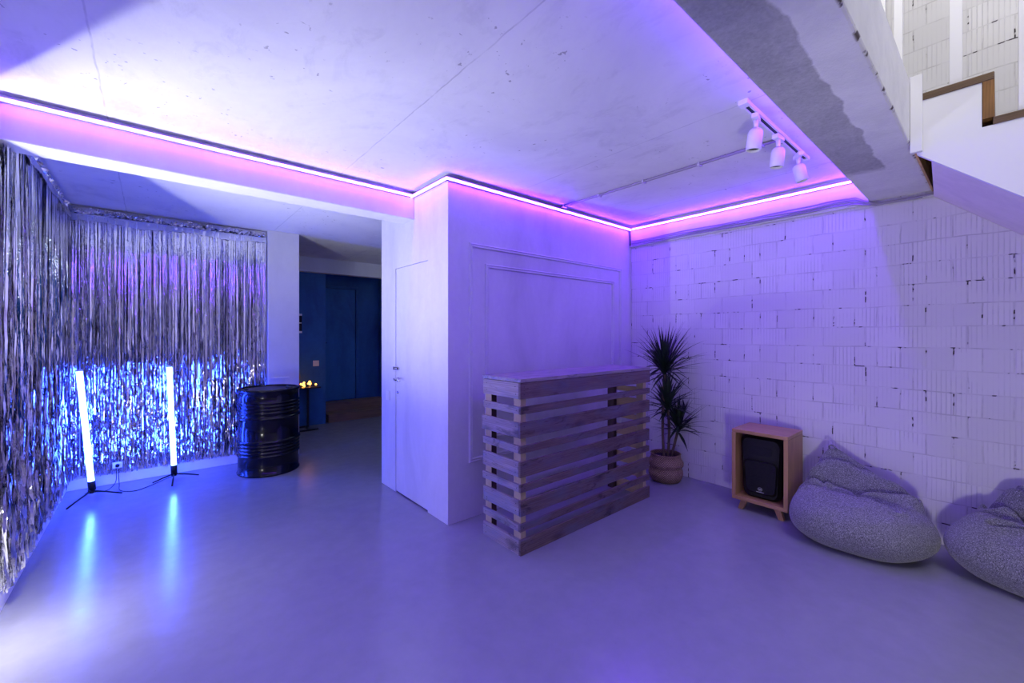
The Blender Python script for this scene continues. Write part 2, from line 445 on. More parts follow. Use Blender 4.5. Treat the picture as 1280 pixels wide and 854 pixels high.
# ------------------------------------------------------------------ hall behind
struct(MB().box(1.353, 2.145, 7.15, 7.9, 0, CZ).build('wall_hall_blue', M_navy))
struct(MB().box(2.145, XB, 7.78, 7.9, 0, CZ).build('wall_hall_end', M_navy))
struct(MB().box(3.30, 3.40, 7.16, 7.78, 0, CZ).build('wall_hall_recess', M_navy))
struct(MB().box(XB, XB+.1, 2.9, 7.9, 0, CZ).build('wall_hall_right', M_navy))
struct(MB().box(1.353, XB, 7.02, 7.15, 2.43, CZ).build('ceiling_beam_hall', M_plaster, bevel=.004))
d2 = struct(MB().box(2.20, 2.84, 7.735, 7.775, .275, 2.26).build('door_2', plaster('door_navy_paint', (.03,.17,.42), .3, 2.2, .2, True), bevel=.003))
MB().tube([(2.25, 7.735, 1.30), (2.25, 7.69, 1.30), (2.33, 7.685, 1.30)], .010, 8).build('door_handle', M_chrome, d2)
fr = MB(); fr.box(2.15, 2.195, 7.72, 7.78, .27, 2.31); fr.box(2.845, 2.90, 7.72, 7.78, .27, 2.31); fr.box(2.195, 2.845, 7.72, 7.78, 2.265, 2.31)
struct(fr.build('trim_4', M_navy, bevel=.004))
st = empty('wooden_steps', (2.6, 7.4, 0), 'two brown wooden steps below the dark blue door in the hall', 'steps')
MB().box(2.187-2.6, 3.29-2.6, 7.146-7.4, 7.46-7.4, 0, .13).build('step', M_step, st, bevel=.005)
MB().box(2.147-2.6, 3.29-2.6, 7.46-7.4, 7.72-7.4, 0, .27).build('step', M_step, st, bevel=.005)
# switch + electrical cabinet on the blue wall
s2 = empty('light_switch', (1.995, 7.15, .985), 'pale square light switch on the dark blue hall wall above the table', 'light switch')
MB().box(-.045, .045, -.010, 0, -.045, .045).build('switch_plate', M_sw, s2, bevel=.003)
MB().box(-.03, .03, -.015, -.010, -.03, .03).build('rocker', M_sw, s2, bevel=.002)
e = empty('intercom_panel', (1.69, 7.15, 1.62), 'black wall panel with white top and bottom strips on the blue hall wall', 'wall panel')
MB().box(-.11, .09, -.04, 0, -.12, .12).build('screen', M_black, e, bevel=.004)
MB().box(-.11, .09, -.044, 0, .12, .15).build('strip', M_sw, e, bevel=.003)
MB().box(-.11, .09, -.044, 0, -.15, -.12).build('strip', M_sw, e, bevel=.003)
MB().box(.045, .082, -.046, -.039, .0, .015).build('indicator', M_sw, e)
# black side table
tb = empty('side_table', (1.70, 6.92, 0), 'small black metal side table behind the drum carrying amber lights', 'table')
MB().box(-.25, .25, -.20, .20, .635, .655).build('tabletop', M_blackm, tb, bevel=.004)
MB().box(.10, .13, -.015, .015, .02, .635).build('post', M_blackm, tb)
MB().box(-.23, .22, -.17, -.14, 0, .025).build('foot', M_blackm, tb)
MB().box(-.23, .10, .12, .15, 0, .025).build('foot', M_blackm, tb)
MB().box(.10, .13, -.17, .15, .0, .024).build('crossbar', M_blackm, tb)
fl = empty('string_lights', (1.70, 6.90, .655), 'glowing amber string lights piled on the small black table', 'string lights')
rr = random.Random(3); pts = []
for i in range(26):
    x = rr.uniform(-.20, .19); zz_ = rr.uniform(.018, .07)
    if x < -.02 and rr.random() < .45: zz_ = rr.uniform(.10, .17)
    pts.append((x, rr.uniform(-.14, .06), zz_))
pts.sort()
MB().tube(pts, .003, 5).build('wire', M_bcable, fl)
for p in pts:
    MB().lathe([(.002,-.014),(.011,-.008),(.0145,0),(.011,.008),(.002,.014)], 10, c=p).build('bulb', M_amber, fl)
wr = MB()
for j in range(5):
    wr.tube([(.11*math.cos(a)*(1+.08*math.sin(3*a+j)), rr.uniform(-.01,.01), .13*math.sin(a)*(1+.08*math.cos(2*a+j*2))) for a in [2*PI*i/28 for i in range(29)]], .005, 5)
tag(wr.build('twig_wreath', M_stem, loc=(1.62, 7.06, .79+.008)), 'dark round twig wreath standing behind the amber lights on the side table', 'wreath')

# ------------------------------------------------------------------ big beam and stair
struct(MB().box(XW, XB, .31, .645, 2.455, 2.79).build('ceiling_beam', M_beam, bevel=.01, bevseg=2))
S = Vector((3.05, .31, 2.4))
stair = empty('staircase', S, 'white sided staircase with dark wooden treads climbing beside the brick wall', 'staircase')
def sp(mb, name, mat, bevel=0):
    mb.v = [tuple(Vector(v)-S) for v in mb.v]
    return mb.build(name, mat, stair, bevel=bevel)
tr, rs = .262, .217
ys = [.279 - i*tr for i in range(9)]; zs = [2.705 - i*rs for i in range(9)]
# stringer outline in (y,z)
prof = [(.285, 2.395)]
prof.append((.285, 2.668))
for i in range(8):
    yend = ys[i+1]+.04
    prof.append((yend, zs[i]-.037)); prof.append((yend, zs[i+1]-.037))
yl, zl = .285-8*tr, 0
prof = prof[:-1]
prof += [(prof[-1][0], .62), ]
prof.append((prof[-1][0], .62-.03))
m = MB().poly_prism(prof, 0, 3.045, 3.075)
sp(m, 'stringer', M_white)
for i in range(8):
    sp(MB().box(3.04, XB-.002, ys[i+1], ys[i]+.005, zs[i]-.037, zs[i]), 'tread', M_tread, .004)
    sp(MB().box(3.042, XB-.002, ys[i+1], ys[i+1]+.038, zs[i+1], zs[i]-.037), 'riser', M_riser)
# soffit board under the flight
sl = (2.395-2.05)/(.285+.108)
ye = -1.75
m = MB()
zf = lambda y: 2.365-(.25-y)*.865
for (x, y) in ((3.075,.232),(XB-.002,.300),(XB-.002,ye),(3.075,ye)): m.v.append((x, y, zf(y)))
for (x, y) in ((3.075,.232),(XB-.002,.300),(XB-.002,ye),(3.075,ye)): m.v.append((x, y, zf(y)+.03))
m.face((0,1,2,3)); m.face((4,7,6,5)); m.face((0,4,5,1)); m.face((1,5,6,2)); m.face((2,6,7,3)); m.face((3,7,4,0))
sp(m, 'soffit', plaster('cream_board', (.80,.74,.66), .08, 4, .15))
sp(MB().box(3.02, 3.045, .262, .309, 2.40, 2.80), 'newel_board', M_white, .003)
sp(MB().box(3.047, XB-.002, .298, .309, 2.445, 2.66), 'header_board', plain('plywood_board', (.55,.33,.12), .5, noise=.35, nscale=9), .002)
# floor-to-ceiling slats on the flight
bal0 = None
BL = [(3.14, .455, 2.79, .07, 'white vertical slat standing on the landing, beside the concrete slab edge'),
      (3.12, .365, 2.79, .035, 'narrow white vertical slat closest to the slab edge above the stair'),
      (3.10, .146, 2.705, .045, 'white vertical slat rising from the uppermost dark tread'),
      (3.10, -.078, 2.488, .045, 'white vertical slat rising from the second dark tread')]
for (x, y, z, wd, lb) in BL:
    o = MB().box(-.02, .02, -wd/2, wd/2, 0, TOP-z-.01).build('stair_slat', M_white, bevel=.002, loc=(x, y, z+.002))
    tag(o, lb, 'slat', 'floor-to-ceiling slats along the stair')

# ------------------------------------------------------------------ LED strips
def led_run(pts, zc, name, label, mat=None):
    """aluminium channel with a glowing diffuser; pts are wall-side points, each with inward offset"""
    root = empty(name, (pts[0][0], pts[0][1], zc), label, 'led strip')
    ch = MB(); di = MB()
    R = Vector(root.location)
    for (a, b, nrm) in segs_of(pts):
        ax, ay = a; bx, by = b; nx, ny = nrm
        def bx_(mb, o0, o1, z0, z1, ext=0):
            x0, x1 = sorted((ax+nx*o0, bx+nx*o1)) if abs(bx-ax) < 1e-6 else sorted((ax, bx))
            y0, y1 = sorted((ay+ny*o0, by+ny*o1)) if abs(by-ay) < 1e-6 else sorted((ay, by))
            mb.box(x0-R.x, x1-R.x, y0-R.y, y1-R.y, z0-R.z, z1-R.z)
        bx_(ch, .001, .024, zc-.008, zc+.0045)
        bx_(ch, .001, .040, zc+.0045, zc+.008)
        bx_(di, .024, .036, zc-.008, zc+.004)
    ch.build('channel', M_alu, root); di.build('diffuser', mat or M_led, root)
    return root
def segs_of(pts): return pts_list[id(pts)]
pts_list = {}
A = [(-.60, BY0)]
pts_list[id(A)] = [((-.61, BY0), (XD-.036, BY0), (0,-1)), ((XD, BY0-.0), (XD, YP-.036), (-1,0)), ((XD-.036, YP), (XB-.055, YP), (0,-1))]
led_run(A, 2.622, 'led_strip', 'violet glowing led strip along the alcove beam and around the panelled wall')
B = [(XB-.035, 2.6)]
pts_list[id(B)] = [((XB-.035, 2.67), (XB-.035, .72), (-1,0))]
led_run(B, 2.622, 'led_strip', 'violet glowing led strip under the ceiling along the brick wall')

Cs = [(3.9, .645)]
pts_list[id(Cs)] = [((XW+.06, .645), (XB-.06, .645), (0,1)), ((XW, .70), (XW, BY0-.04), (1,0)), ((XW+.04, BY0), (XL-.03, BY0), (0,-1))]  # beam run, plus unseen far-left and return runs added for violet fill
led_run(Cs, 2.622, 'led_strip', 'violet glowing led strip behind the big concrete beam, with added unseen fill runs', M_led2)

# ------------------------------------------------------------------ cables, conduit, track
cb = empty('cable_bundle', (XB-.04, 1.7, 2.46), 'painted cables running along the top of the brick wall under the ledge', 'cables')
for k, (dz, dx) in enumerate([(0,0),(.016,.003),(.032,.0),(.049,.004)]):
    pts = []
    for i in range(60):
        y = 2.69 - i*(2.69-.27)/59
        z = 2.443+dz + .004*math.sin(y*7+k*2)
        if y < 1.05: z += .012*math.exp(-((y-.85)/.12)**2)
        if y < .72: z -= (.72-y if y > .60 else .12)*(.030+dz)/.12
        pts.append((dx-.012, y-1.7, z-2.46))
    if k < 3: pts = pts[: 60 - 2*k]
    MB().tube(pts, .0065, 6).build('cable', M_cable, cb)
dc = MB().tube([(XB-.05, YP-.016, CZ-.03), (XB-.052, YP-.016, 2.55), (XB-.045, YP-.014, 2.50), (XB-.050, YP-.016, 2.445)], .007, 6)
tag(dc.build('corner_cable', M_bcable), 'short dark cable hanging in the corner between the two led strips', 'cable')
cd = empty('conduit', (2.92, 1.8, CZ), 'thin grey conduit across the ceiling from the panelled wall to the track light', 'conduit')
MB().tube([(0, .90, -.012), (0, -.90, -.012)], .009, 8).build('pipe', M_cable, cd)
MB().tube([(.022, .90, -.009), (.022, -.90, -.009)], .006, 8).build('pipe', M_cable, cd)
for y in (.85, .45, .02, -.42, -.82): MB().box(-.016, .034, y-.008, y+.008, -.024, 0).build('clip', M_alu, cd, bevel=.002)
rail = empty('track_rail', (2.865, .8625, CZ), 'white ceiling track rail near the concrete beam holding three spotlights', 'track rail')
rb = MB(); rb.box(-.51, .51, -.019, -.009, -.022, 0); rb.box(-.51, .51, .009, .019, -.022, 0); rb.box(-.51, .51, -.009, .009, -.006, 0)
rb.build('rail', M_sw, rail, bevel=.001)
MB().box(-.49, .49, -.0085, .0085, -.019, -.006).build('conductor', plain('teal_conductor', (.008,.03,.04), .5), rail)
MB().box(-.56, -.51, -.024, .024, -.026, 0).build('end_cap', M_sw, rail, bevel=.003)
MB().box(.51, .53, -.021, .021, -.024, 0).build('end_cap', M_sw, rail, bevel=.003)
def spot(x, tilt, rz, label):
    r = empty('spotlight', (x, .8625, CZ-.026), label, 'spotlight', 'white spotlights on the ceiling track', rz)
    MB().box(-.045, .045, -.017, .017, -.024, .002).build('adapter', M_sw, r, bevel=.003)
    MB().tube([(0,0,-.024), (0,0,-.075)], [.013,.010], 12).build('stem', M_sw, r)
    T = Matrix.Translation((0,0,-.075)) @ Matrix.Rotation(tilt, 4, 'X')
    MB().lathe([(.012,.006),(.026,.002),(.034,-.008),(.0365,-.02),(.0365,-.108),(.033,-.110),(.031,-.104),(.029,-.094)], 28, M=T, cap1=False, cap0=True).build('head', M_sw, r)
    MB().lathe([(.0295,-.098),(.020,-.092),(.010,-.096)], 24, M=T, cap0=False).build('lens', plain('spot_lens_'+str(x), (.15,.15,.17), .2, .6), r)
spot(2.485, .12, .2, 'white cylinder spotlight on the ceiling track, the farthest from the brick wall')
spot(2.838, .10, -.1, 'white cylinder spotlight in the middle of the ceiling track')
spot(3.218, -.22, .6, 'white cylinder spotlight on the ceiling track, the closest to the brick wall')

# ------------------------------------------------------------------ foil curtains
def curtain(root, length, H, z0, along, nrm, seed, n, wr=(.006,.016), segh=.05):
    """fringe hung from z=H to z0; 'along' and 'nrm' are unit 2-D vectors, local coords"""
    R = random.Random(seed); fr = MB()
    ax, ay = along; nx, ny = nrm
    for i in range(n):
        s = length*(i+R.random())/n; layer = R.choice((.018,.030,.042,.056))
        wd = R.uniform(*wr); ang = R.uniform(-.9, .9); zb = z0 + R.uniform(-.012, .035) + (R.random()**6)*.12
        dr = R.gauss(0, .012); ph = R.uniform(0, 6.28)
        nseg = max(6, int((H-zb)/segh)); tw = 0; b = len(fr.v)
        off = 0; lat = 0
        for k in range(nseg+1):
            t = k/nseg; z = H - t*(H-zb)
            amp = .05 + .75*t*t*1.2
            tw = tw*.5 + R.gauss(0, .55)*amp
            a = ang*(.25+.75*min(1, t*3)) + tw
            off = off*.85 + R.gauss(0, .0042)*amp; lat = lat*.9 + R.gauss(0, .0007)
            cs = s + dr*t + lat; cn = layer + off + .006*math.sin(ph+t*5)
            cn = max(.012, cn)
            du, dn = math.cos(a)*wd/2, math.sin(a)*wd/2
            for sg in (-1, 1):
                u = cs+sg*du; w_ = cn+sg*dn
                fr.v.append((ax*u+nx*w_, ay*u+ny*w_, z))
        for k in range(nseg):
            fr.face([b+2*k, b+2*k+1, b+2*k+3, b+2*k+2], 0, R.random() < .8)
    o = fr.build('fringe', M_foil, root); o['kind'] = 'stuff'
    # crumpled header and smooth plastic band beneath it
    hd = MB(); N = int(length/.016); K = 5
    for i in range(N+1):
        u = length*i/N
        for k in range(K+1):
            z = H + .005 + .085*k/K + (R.gauss(0,.005) if 0 < k < K else 0)
            w_ = .02 + .028*math.sin(PI*k/K) + R.gauss(0, .011)
            w_ = max(.006, w_)
            hd.v.append((ax*(u)+nx*w_, ay*(u)+ny*w_, z))
    for i in range(N):
        for k in range(K):
            q = i*(K+1)+k
            hd.face([q, q+K+1, q+K+2, q+1], 0, False)
    hd.build('crumpled_header', M_foil, root)
    bd = MB(); N = int(length/.03)
    for i in range(N+1):
        u = length*i/N; lo = -.05 + .012*math.sin(u*9)+R.gauss(0,.004)
        for (zo, wo) in ((.016,.050),(-.012,.060),(lo,.062)):
            w_ = wo + R.gauss(0,.0015)
            bd.v.append((ax*u+nx*w_, ay*u+ny*w_, H+zo))
    for i in range(N):
        for k in range(2):
            q = i*3+k; bd.face([q, q+3, q+4, q+1], 0, True)
    bd.build('tape_band', M_foilband, root)
HC = 2.555
c1 = empty('foil_curtain', (XL+.002, 3.30, 0), 'silver foil fringe curtain hung along the left side wall of the alcove', 'curtain')
curtain(c1, YB-3.30-.10, HC, .13, (0,1), (1,0), 11, 640, (.007,.018), .045)
c2 = empty('foil_curtain', (XL+.05, YB-.002, 0), 'silver foil fringe curtain covering the back wall behind the blue tube lamps', 'curtain')
curtain(c2, 1.02-(XL+.05)-.01, HC, .11, (1,0), (0,-1), 12, 640, (.005,.013), .035)

# ------------------------------------------------------------------ blue tube lamps
def tube_lamp(x, y, dx, label, legs):
    r = empty('tube_lamp', (x, y, 0), label, 'floor lamp', 'blue light tubes on black tripods')
    z0, z1 = .145, 1.13
    top = Vector((dx, 0, z1)); bot = Vector((0, 0, z0)); d = (top-bot).normalized()
    MB().tube([bot, top], .021, 18).build('light_tube', M_tube, r)
    MB().tube([bot-d*.07, bot+d*.012], .026, 16).build('socket', M_black, r)
    MB().tube([top-d*.004, top+d*.012], .0225, 16).build('end_cap', M_sw, r)
    MB().lathe([(.020,0),(.024,.01),(.024,.03),(.016,.04)], 14, c=(0,0,.050)).build('hub', M_black, r)
    for (lx, ly) in legs:
        n = Vector((-ly, lx, 0)).normalized()*.008
        MB().tube([(0,0,.070), (lx*.5, ly*.5, .042), (lx, ly, .008)], [.008,.007,.006], 8).build('leg', M_black, r)
tube_lamp(-.405, 5.22, -.075, 'glowing blue tube lamp on a black tripod beside the alcove corner', [(.20,-.02),(-.13,-.20),(-.05,.16)])
tube_lamp(.165, 5.33, -.035, 'glowing blue tube lamp on a black tripod, the one closer to the drum', [(.20,.03),(-.02,-.20),(-.16,.03)])
cc = MB()
def wob(pts, n=12, amp=.0):
    P = [Vector(p) for p in pts]; out = []
    for i in range(len(P)-1):
        p0 = P[max(i-1,0)]; p1 = P[i]; p2 = P[i+1]; p3 = P[min(i+2,len(P)-1)]
        for k in range(n):
            t = k/n
            out.append(.5*((2*p1)+(p2-p0)*t+(2*p0-5*p1+4*p2-p3)*t*t+(3*p1-p0-3*p2+p3)*t**3))
    out.append(P[-1]); return out
cc.tube(wob([(-.385,5.262,.04),(-.35,5.36,.01),(-.30,5.42,.006),(-.26,5.49,.05),(-.26,5.53,.16)]), .0035, 6)
tag(cc.build('extension_cord', M_bcable), 'thin black cord looping from the tube lamp beside the corner up to the wall', 'cord')
cc = MB().tube(wob([(.19,5.372,.04),(.10,5.42,.008),(.0,5.30,.006),(-.12,5.20,.006),(-.22,5.30,.006),(-.235,5.44,.03),(-.245,5.52,.15)]), .0035, 6)
tag(cc.build('extension_cord', M_bcable), 'thin black cord lying on the floor between the two blue tube lamps', 'cord')
so = empty('power_socket', (-.25, 5.525, .19), 'small power socket at the foot of the back foil curtain between the lamps', 'socket')
MB().box(-.035, .035, -.022, .0, -.02, .035).build('socket_body', M_sw, so, bevel=.004)
MB().lathe([(.016,0),(.016,.02),(.007,.032)], 12, M=Matrix.Translation((0,-.022,.005)) @ Matrix.Rotation(PI/2, 4, 'X')).build('plug', M_black, so)

# ------------------------------------------------------------------ oil drum
dr = empty('oil_drum', (.955, 5.12, 0), 'glossy black steel oil drum standing at the end of the foil curtain', 'drum')
R0 = .288; prof = [(R0-.012, 0), (R0+.004, .002), (R0+.006, .010), (R0+.004, .020), (R0-.004, .026)]
def rib(z, a, w=.012): return [(R0-.003, z-w*1.2), (R0-.001, z-w), (R0+a, z-w*.45), (R0+a, z+w*.45), (R0-.001, z+w), (R0-.003, z+w*1.2)]
for z in (.20, .235, .27, .305): prof += rib(z, .006, .011)
prof += [(R0-.003, .32)] + rib(.345, .012, .014)
prof += rib(.585, .012, .014)
for z in (.64, .675, .71, .745): prof += rib(z, .006, .011)
prof += [(R0-.004, .85), (R0+.004, .856), (R0+.007, .866), (R0+.006, .876), (R0-.004, .882), (R0-.010, .876), (R0-.012, .862)]
MB().lathe(prof, 64, cap1=False).build('body', M_drum, dr)
MB().lathe([(R0-.012, .862), (R0-.05, .862), (R0-.055, .866), (.10, .866), (.02, .866)], 64, cap0=False).build('lid', M_drumtop, dr)
MB().lathe([(.036,.866),(.036,.878),(.028,.880)], 20, c=(.18, -.08, 0), cap0=False).build('bung', M_drumtop, dr)
MB().lathe([(.022,.866),(.022,.876),(.016,.878)], 20, c=(-.20, .06, 0), cap0=False).build('bung', M_drumtop, dr)

# ------------------------------------------------------------------ slatted bar
bx0, bx1, by0, by1, BH = 1.822, 3.365, 2.035, 2.445, 1.157
bar = empty('slatted_bar', (bx0, by0, 0), 'grey brown bar counter of horizontal wooden slats before the panelled wall', 'bar counter')
L, D_ = bx1-bx0, by1-by0
M_screw = plain('dark_screw', (.02,.02,.025), .5)
M_post_shade = wood('shaded_post_board', (.035,.022,.018), (.09,.055,.045), 2, 1, .7, .3)  # shade painted onto the inner faces of the back posts
zslats = []
for k in range(5): zslats.append((.256*k, .256*k+.100))
for k in range(4): zslats.append((.256*k+.156, .256*k+.204))
zslats.sort()
R = random.Random(5); T = .020
def screw(mb, p, axis, sgn):
    q = Matrix.Translation(p) @ (Matrix.Rotation(sgn*PI/2, 4, 'Y') if axis == 0 else Matrix.Rotation(-sgn*PI/2, 4, 'X'))
    mb.lathe([(.0042,-.002),(.0042,.0008)], 8, mat=2, M=q, cap0=False, smooth=False)
for i, (z0, z1) in enumerate(zslats):
    wide = z1-z0 > .08; z1 = z1 + (.006 if z1 > 1.1 else 0)
    jl, jr, jy = R.uniform(-.004,.004), R.uniform(-.006,.006), R.uniform(-.0015,.0015)
    zt = min(z1, 1.131)
    m = MB(); m.box(jl, L+jr, jy, T+jy, z0, zt, mats=[0,0,0,0,1,0])
    hs = (.28, .75) if wide else (.5,)
    for hx in (.035, L-.035):
        for q in hs: screw(m, (hx+R.uniform(-.008,.008), jy, z0+(zt-z0)*q), 1, -1)
    m.build('slat', [M_slat_x, M_raw, M_screw], bar, bevel=.003)
    m = MB(); m.box(0+jl, T+jl, T+.002, D_+R.uniform(-.005,.006), z0, zt, mats=[0,0,0,1,0,0])
    for hy in (.045, D_-.04):
        for q in hs: screw(m, (jl, hy+R.uniform(-.008,.008), z0+(zt-z0)*q), 0, -1)
    m.build('slat', [M_slat_y_lit, M_raw_y, M_screw], bar, bevel=.0015)
    m = MB(); m.box(L-T, L, T+.002, D_+R.uniform(-.005,.006), z0, zt, mats=[0,0,0,0,0,1])
    m.build('slat', [M_slat_y_lit, M_raw_y], bar, bevel=.0015)
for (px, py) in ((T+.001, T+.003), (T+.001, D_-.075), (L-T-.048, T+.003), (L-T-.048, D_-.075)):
    MB().box(px, px+.047, py, py+.07, 0, 1.131, mats=[0,0,1 if py > .1 else 0,0,0,1 if (py > .1 and px > .5) else 0]).build('post', [M_raw, M_post_shade], bar, bevel=.002)
for k in range(4):
    w_ = (D_+.004)/4
    MB().box(-.002, L+.002, -.002+k*w_, -.002+(k+1)*w_-.0012, 1.133, BH).build('top_board', M_bartop, bar, bevel=.002)

# ------------------------------------------------------------------ potted dracaena
PX, PY = 3.88, 2.17
pl = empty('potted_dracaena', (PX, PY, 0), 'tall spiky dracaena in a round woven basket in the corner behind the bar', 'plant')
bp = [(.115,0),(.128,.004),(.150,.03),(.163,.075),(.160,.11),(.146,.128),(.150,.140),(.166,.160),(.167,.185),(.150,.215),(.142,.235),(.140,.262),(.145,.270),(.136,.272),(.132,.262),(.132,.235)]
MB().lathe(bp, 48, cap1=False).build('basket', M_basket, pl)
MB().lathe([(.134,.232),(.09,.240),(.03,.243)], 32, cap0=False).build('soil', M_soil, pl)
def crown(base, n, Lr, seed, up=.3):
    R = random.Random(seed); m = MB(); B = Vector(base)
    for i in range(n):
        az = i*2.39996+R.uniform(-.3,.3); t = i/n
        el = R.uniform(-.35, 1.45) if i % 3 else R.uniform(.5, 1.5)
        ln = R.uniform(*Lr)*(.82 if el < 0 else 1); wd = R.uniform(.013,.018)
        d = Vector((math.cos(az)*math.cos(el), math.sin(az)*math.cos(el), math.sin(el)))
        side = d.cross(Vector((0,0,1)))
        side = side.normalized() if side.length > .05 else Vector((1,0,0))
        p = B + Vector((0,0,R.uniform(-.05,.05))); K = 9; b = len(m.v)
        vel = d.copy(); droop = R.uniform(.035,.095)
        for k in range(K+1):
            s = k/K; w_ = wd*(.55+.9*s if s < .4 else (1-s)/.6*.91)*1.0
            w_ = max(w_, .0008)
            nrm = side.cross(vel).normalized()
            m.v.append(tuple(p-side*w_)); m.v.append(tuple(p+nrm*(-w_*.35))); m.v.append(tuple(p+side*w_))
            vel = (vel + Vector((0,0,-droop*(.3+s)))).normalized(); p = p + vel*ln/K
            if p.x > XB-PX-.02: p.x = XB-PX-.02 - (p.x-(XB-PX-.02))*.1
            if p.y > YP-PY-.03: p.y = YP-PY-.03
            # do not pass through the bar
        for k in range(K):
            q = b+3*k
            m.face([q, q+1, q+4, q+3], 0, True); m.face([q+1, q+2, q+5, q+4], 0, True)
    return m
def stem(pts, r): return MB().tube(wob(pts, 6), r, 9)
# local coords
tops = [((-.02,.0,1.09), 112, (.34,.50), 1), ((.0,-.02,.74), 74, (.26,.38), 2), ((.07,-.10,.52), 66, (.24,.36), 3)]
stems = [[(-.05,-.01,.22),(-.055,0,.6),(-.02,0,1.10)], [(.005,-.02,.22),(.015,-.03,.5),(.0,-.02,.74)], [(.055,-.03,.22),(.075,-.06,.38),(.07,-.10,.52)]]
for (tp, n, lr, sd), sp_ in zip(tops, stems):
    stem(sp_, .013).build('stem', M_stem, pl)
    crown(tp, n, lr, sd).build('leaf_crown', M_leaf, pl)

# ------------------------------------------------------------------ speaker cabinet
cx0, cx1, cy0, cy1 = 3.68, 4.05, 1.054, 1.463
z0, z1 = .082, .665
cab = empty('wooden_box', (cx0, cy0, 0), 'open honey-coloured wooden box on splayed feet against the brick wall', 'box')
W = cy1-cy0; Dp = cx1-cx0; t_ = .03
MB().box(0, Dp, 0, W, z1-t_, z1).build('top_panel', M_oak_y, cab, bevel=.005)
MB().box(0, Dp, 0, W, z0, z0+t_).build('bottom_panel', M_oak_y, cab, bevel=.005)
MB().box(0, Dp, 0, t_, z0+t_, z1-t_).build('side_panel', M_oak, cab, bevel=.002)
MB().box(0, Dp, W-t_, W, z0+t_, z1-t_).build('side_panel', M_oak, cab, bevel=.002)
for (fy, sg) in ((.085, -1), (W-.085, 1)):
    for fx in (.03, Dp-.07):
        m = MB().poly_prism([(fy-.025, z0), (fy+.025, z0), (fy+.018+sg*.03, 0), (fy-.018+sg*.03, 0)], 0, fx, fx+.04)
        m.build('foot', M_oak, cab, bevel=.002)
spk = empty('loudspeaker', (3.735, 1.262, z0+t_+.001), 'black loudspeaker with rounded front standing inside the wooden box', 'loudspeaker')
def rrect(w, h, r, taper=0, n=5):
    pts = []
    for (cx, cz, a0) in ((w/2-r, h-r, 0), (-w/2+r, h-r, PI/2), (-w/2+r+taper, r, PI), (w/2-r-taper, r, 3*PI/2)):
        for k in range(n+1):
            a = a0+PI/2*k/n; pts.append((cx+r*math.cos(a), cz+r*math.sin(a)))
    return pts
HH = .505
body = MB()
def loft(mb, rings):
    b = len(mb.v); n = len(rings[0][1])
    for (x, pts) in rings:
        for p in pts: mb.v.append((x, p[0], p[1]))
    for i in range(len(rings)-1):
        for k in range(n):
            k2 = (k+1) % n; mb.face([b+i*n+k, b+i*n+k2, b+(i+1)*n+k2, b+(i+1)*n+k], 0, True)
    mb.face([b+k for k in range(n)]); mb.face([b+(len(rings)-1)*n+k for k in range(n)][::-1])
def ins(pts, d, w, h):
    return [((y)*(1-2*d/w), h/2+(z-h/2)*(1-2*d/h)) for (y, z) in pts]
base = rrect(.31, HH, .055, .018)
loft(body, [(0, ins(base, .02, .31, HH)), (.012, ins(base, .006, .31, HH)), (.03, base), (.12, base), (.28, ins(base, .05, .31, HH))])
body.v = [(x, y, max(z, 0.0)) for (x, y, z) in body.v]
body.build('enclosure', M_black, spk)
gr = rrect(.255, .27, .04, .012)
g1 = MB(); loft(g1, [(-.012, [(y, z+.045) for y, z in ins(gr, .012, .255, .27)]), (-.004, [(y, z+.045) for y, z in gr]), (.006, [(y, z+.045) for y, z in gr])])
g1.build('grille', M_grille, spk)
hn = rrect(.235, .115, .03, 0)
g2 = MB(); loft(g2, [(-.008, [(y, z+.335) for y, z in hn]), (.006, [(y, z+.335) for y, z in hn])]); g2.build('horn_surround', M_black, spk, bevel=.003)
g3 = MB(); hh = rrect(.17, .07, .02, 0)
b0 = [(y, z+.357) for y, z in hh]; loft(g3, [(-.010, b0), (-.0085, b0)]); g3.build('horn', M_grille, spk)
M_badge = plain('badge_grey', (.45,.45,.48), .35)
bg = MB()
bg.tube([(-.014, .016*math.cos(a), .085+.013*math.sin(a)) for a in [2*PI*i/20 for i in range(21)]], .0012, 5)
for k in range(5): bg.box(-.0145, -.0125, -.008+k*.004-.001, -.008+k*.004+.001, .079, .091-(k % 2)*.003)
bg.box(-.0145, -.0125, -.028, .028, .060, .064)
bg.build('badge', M_badge, spk)

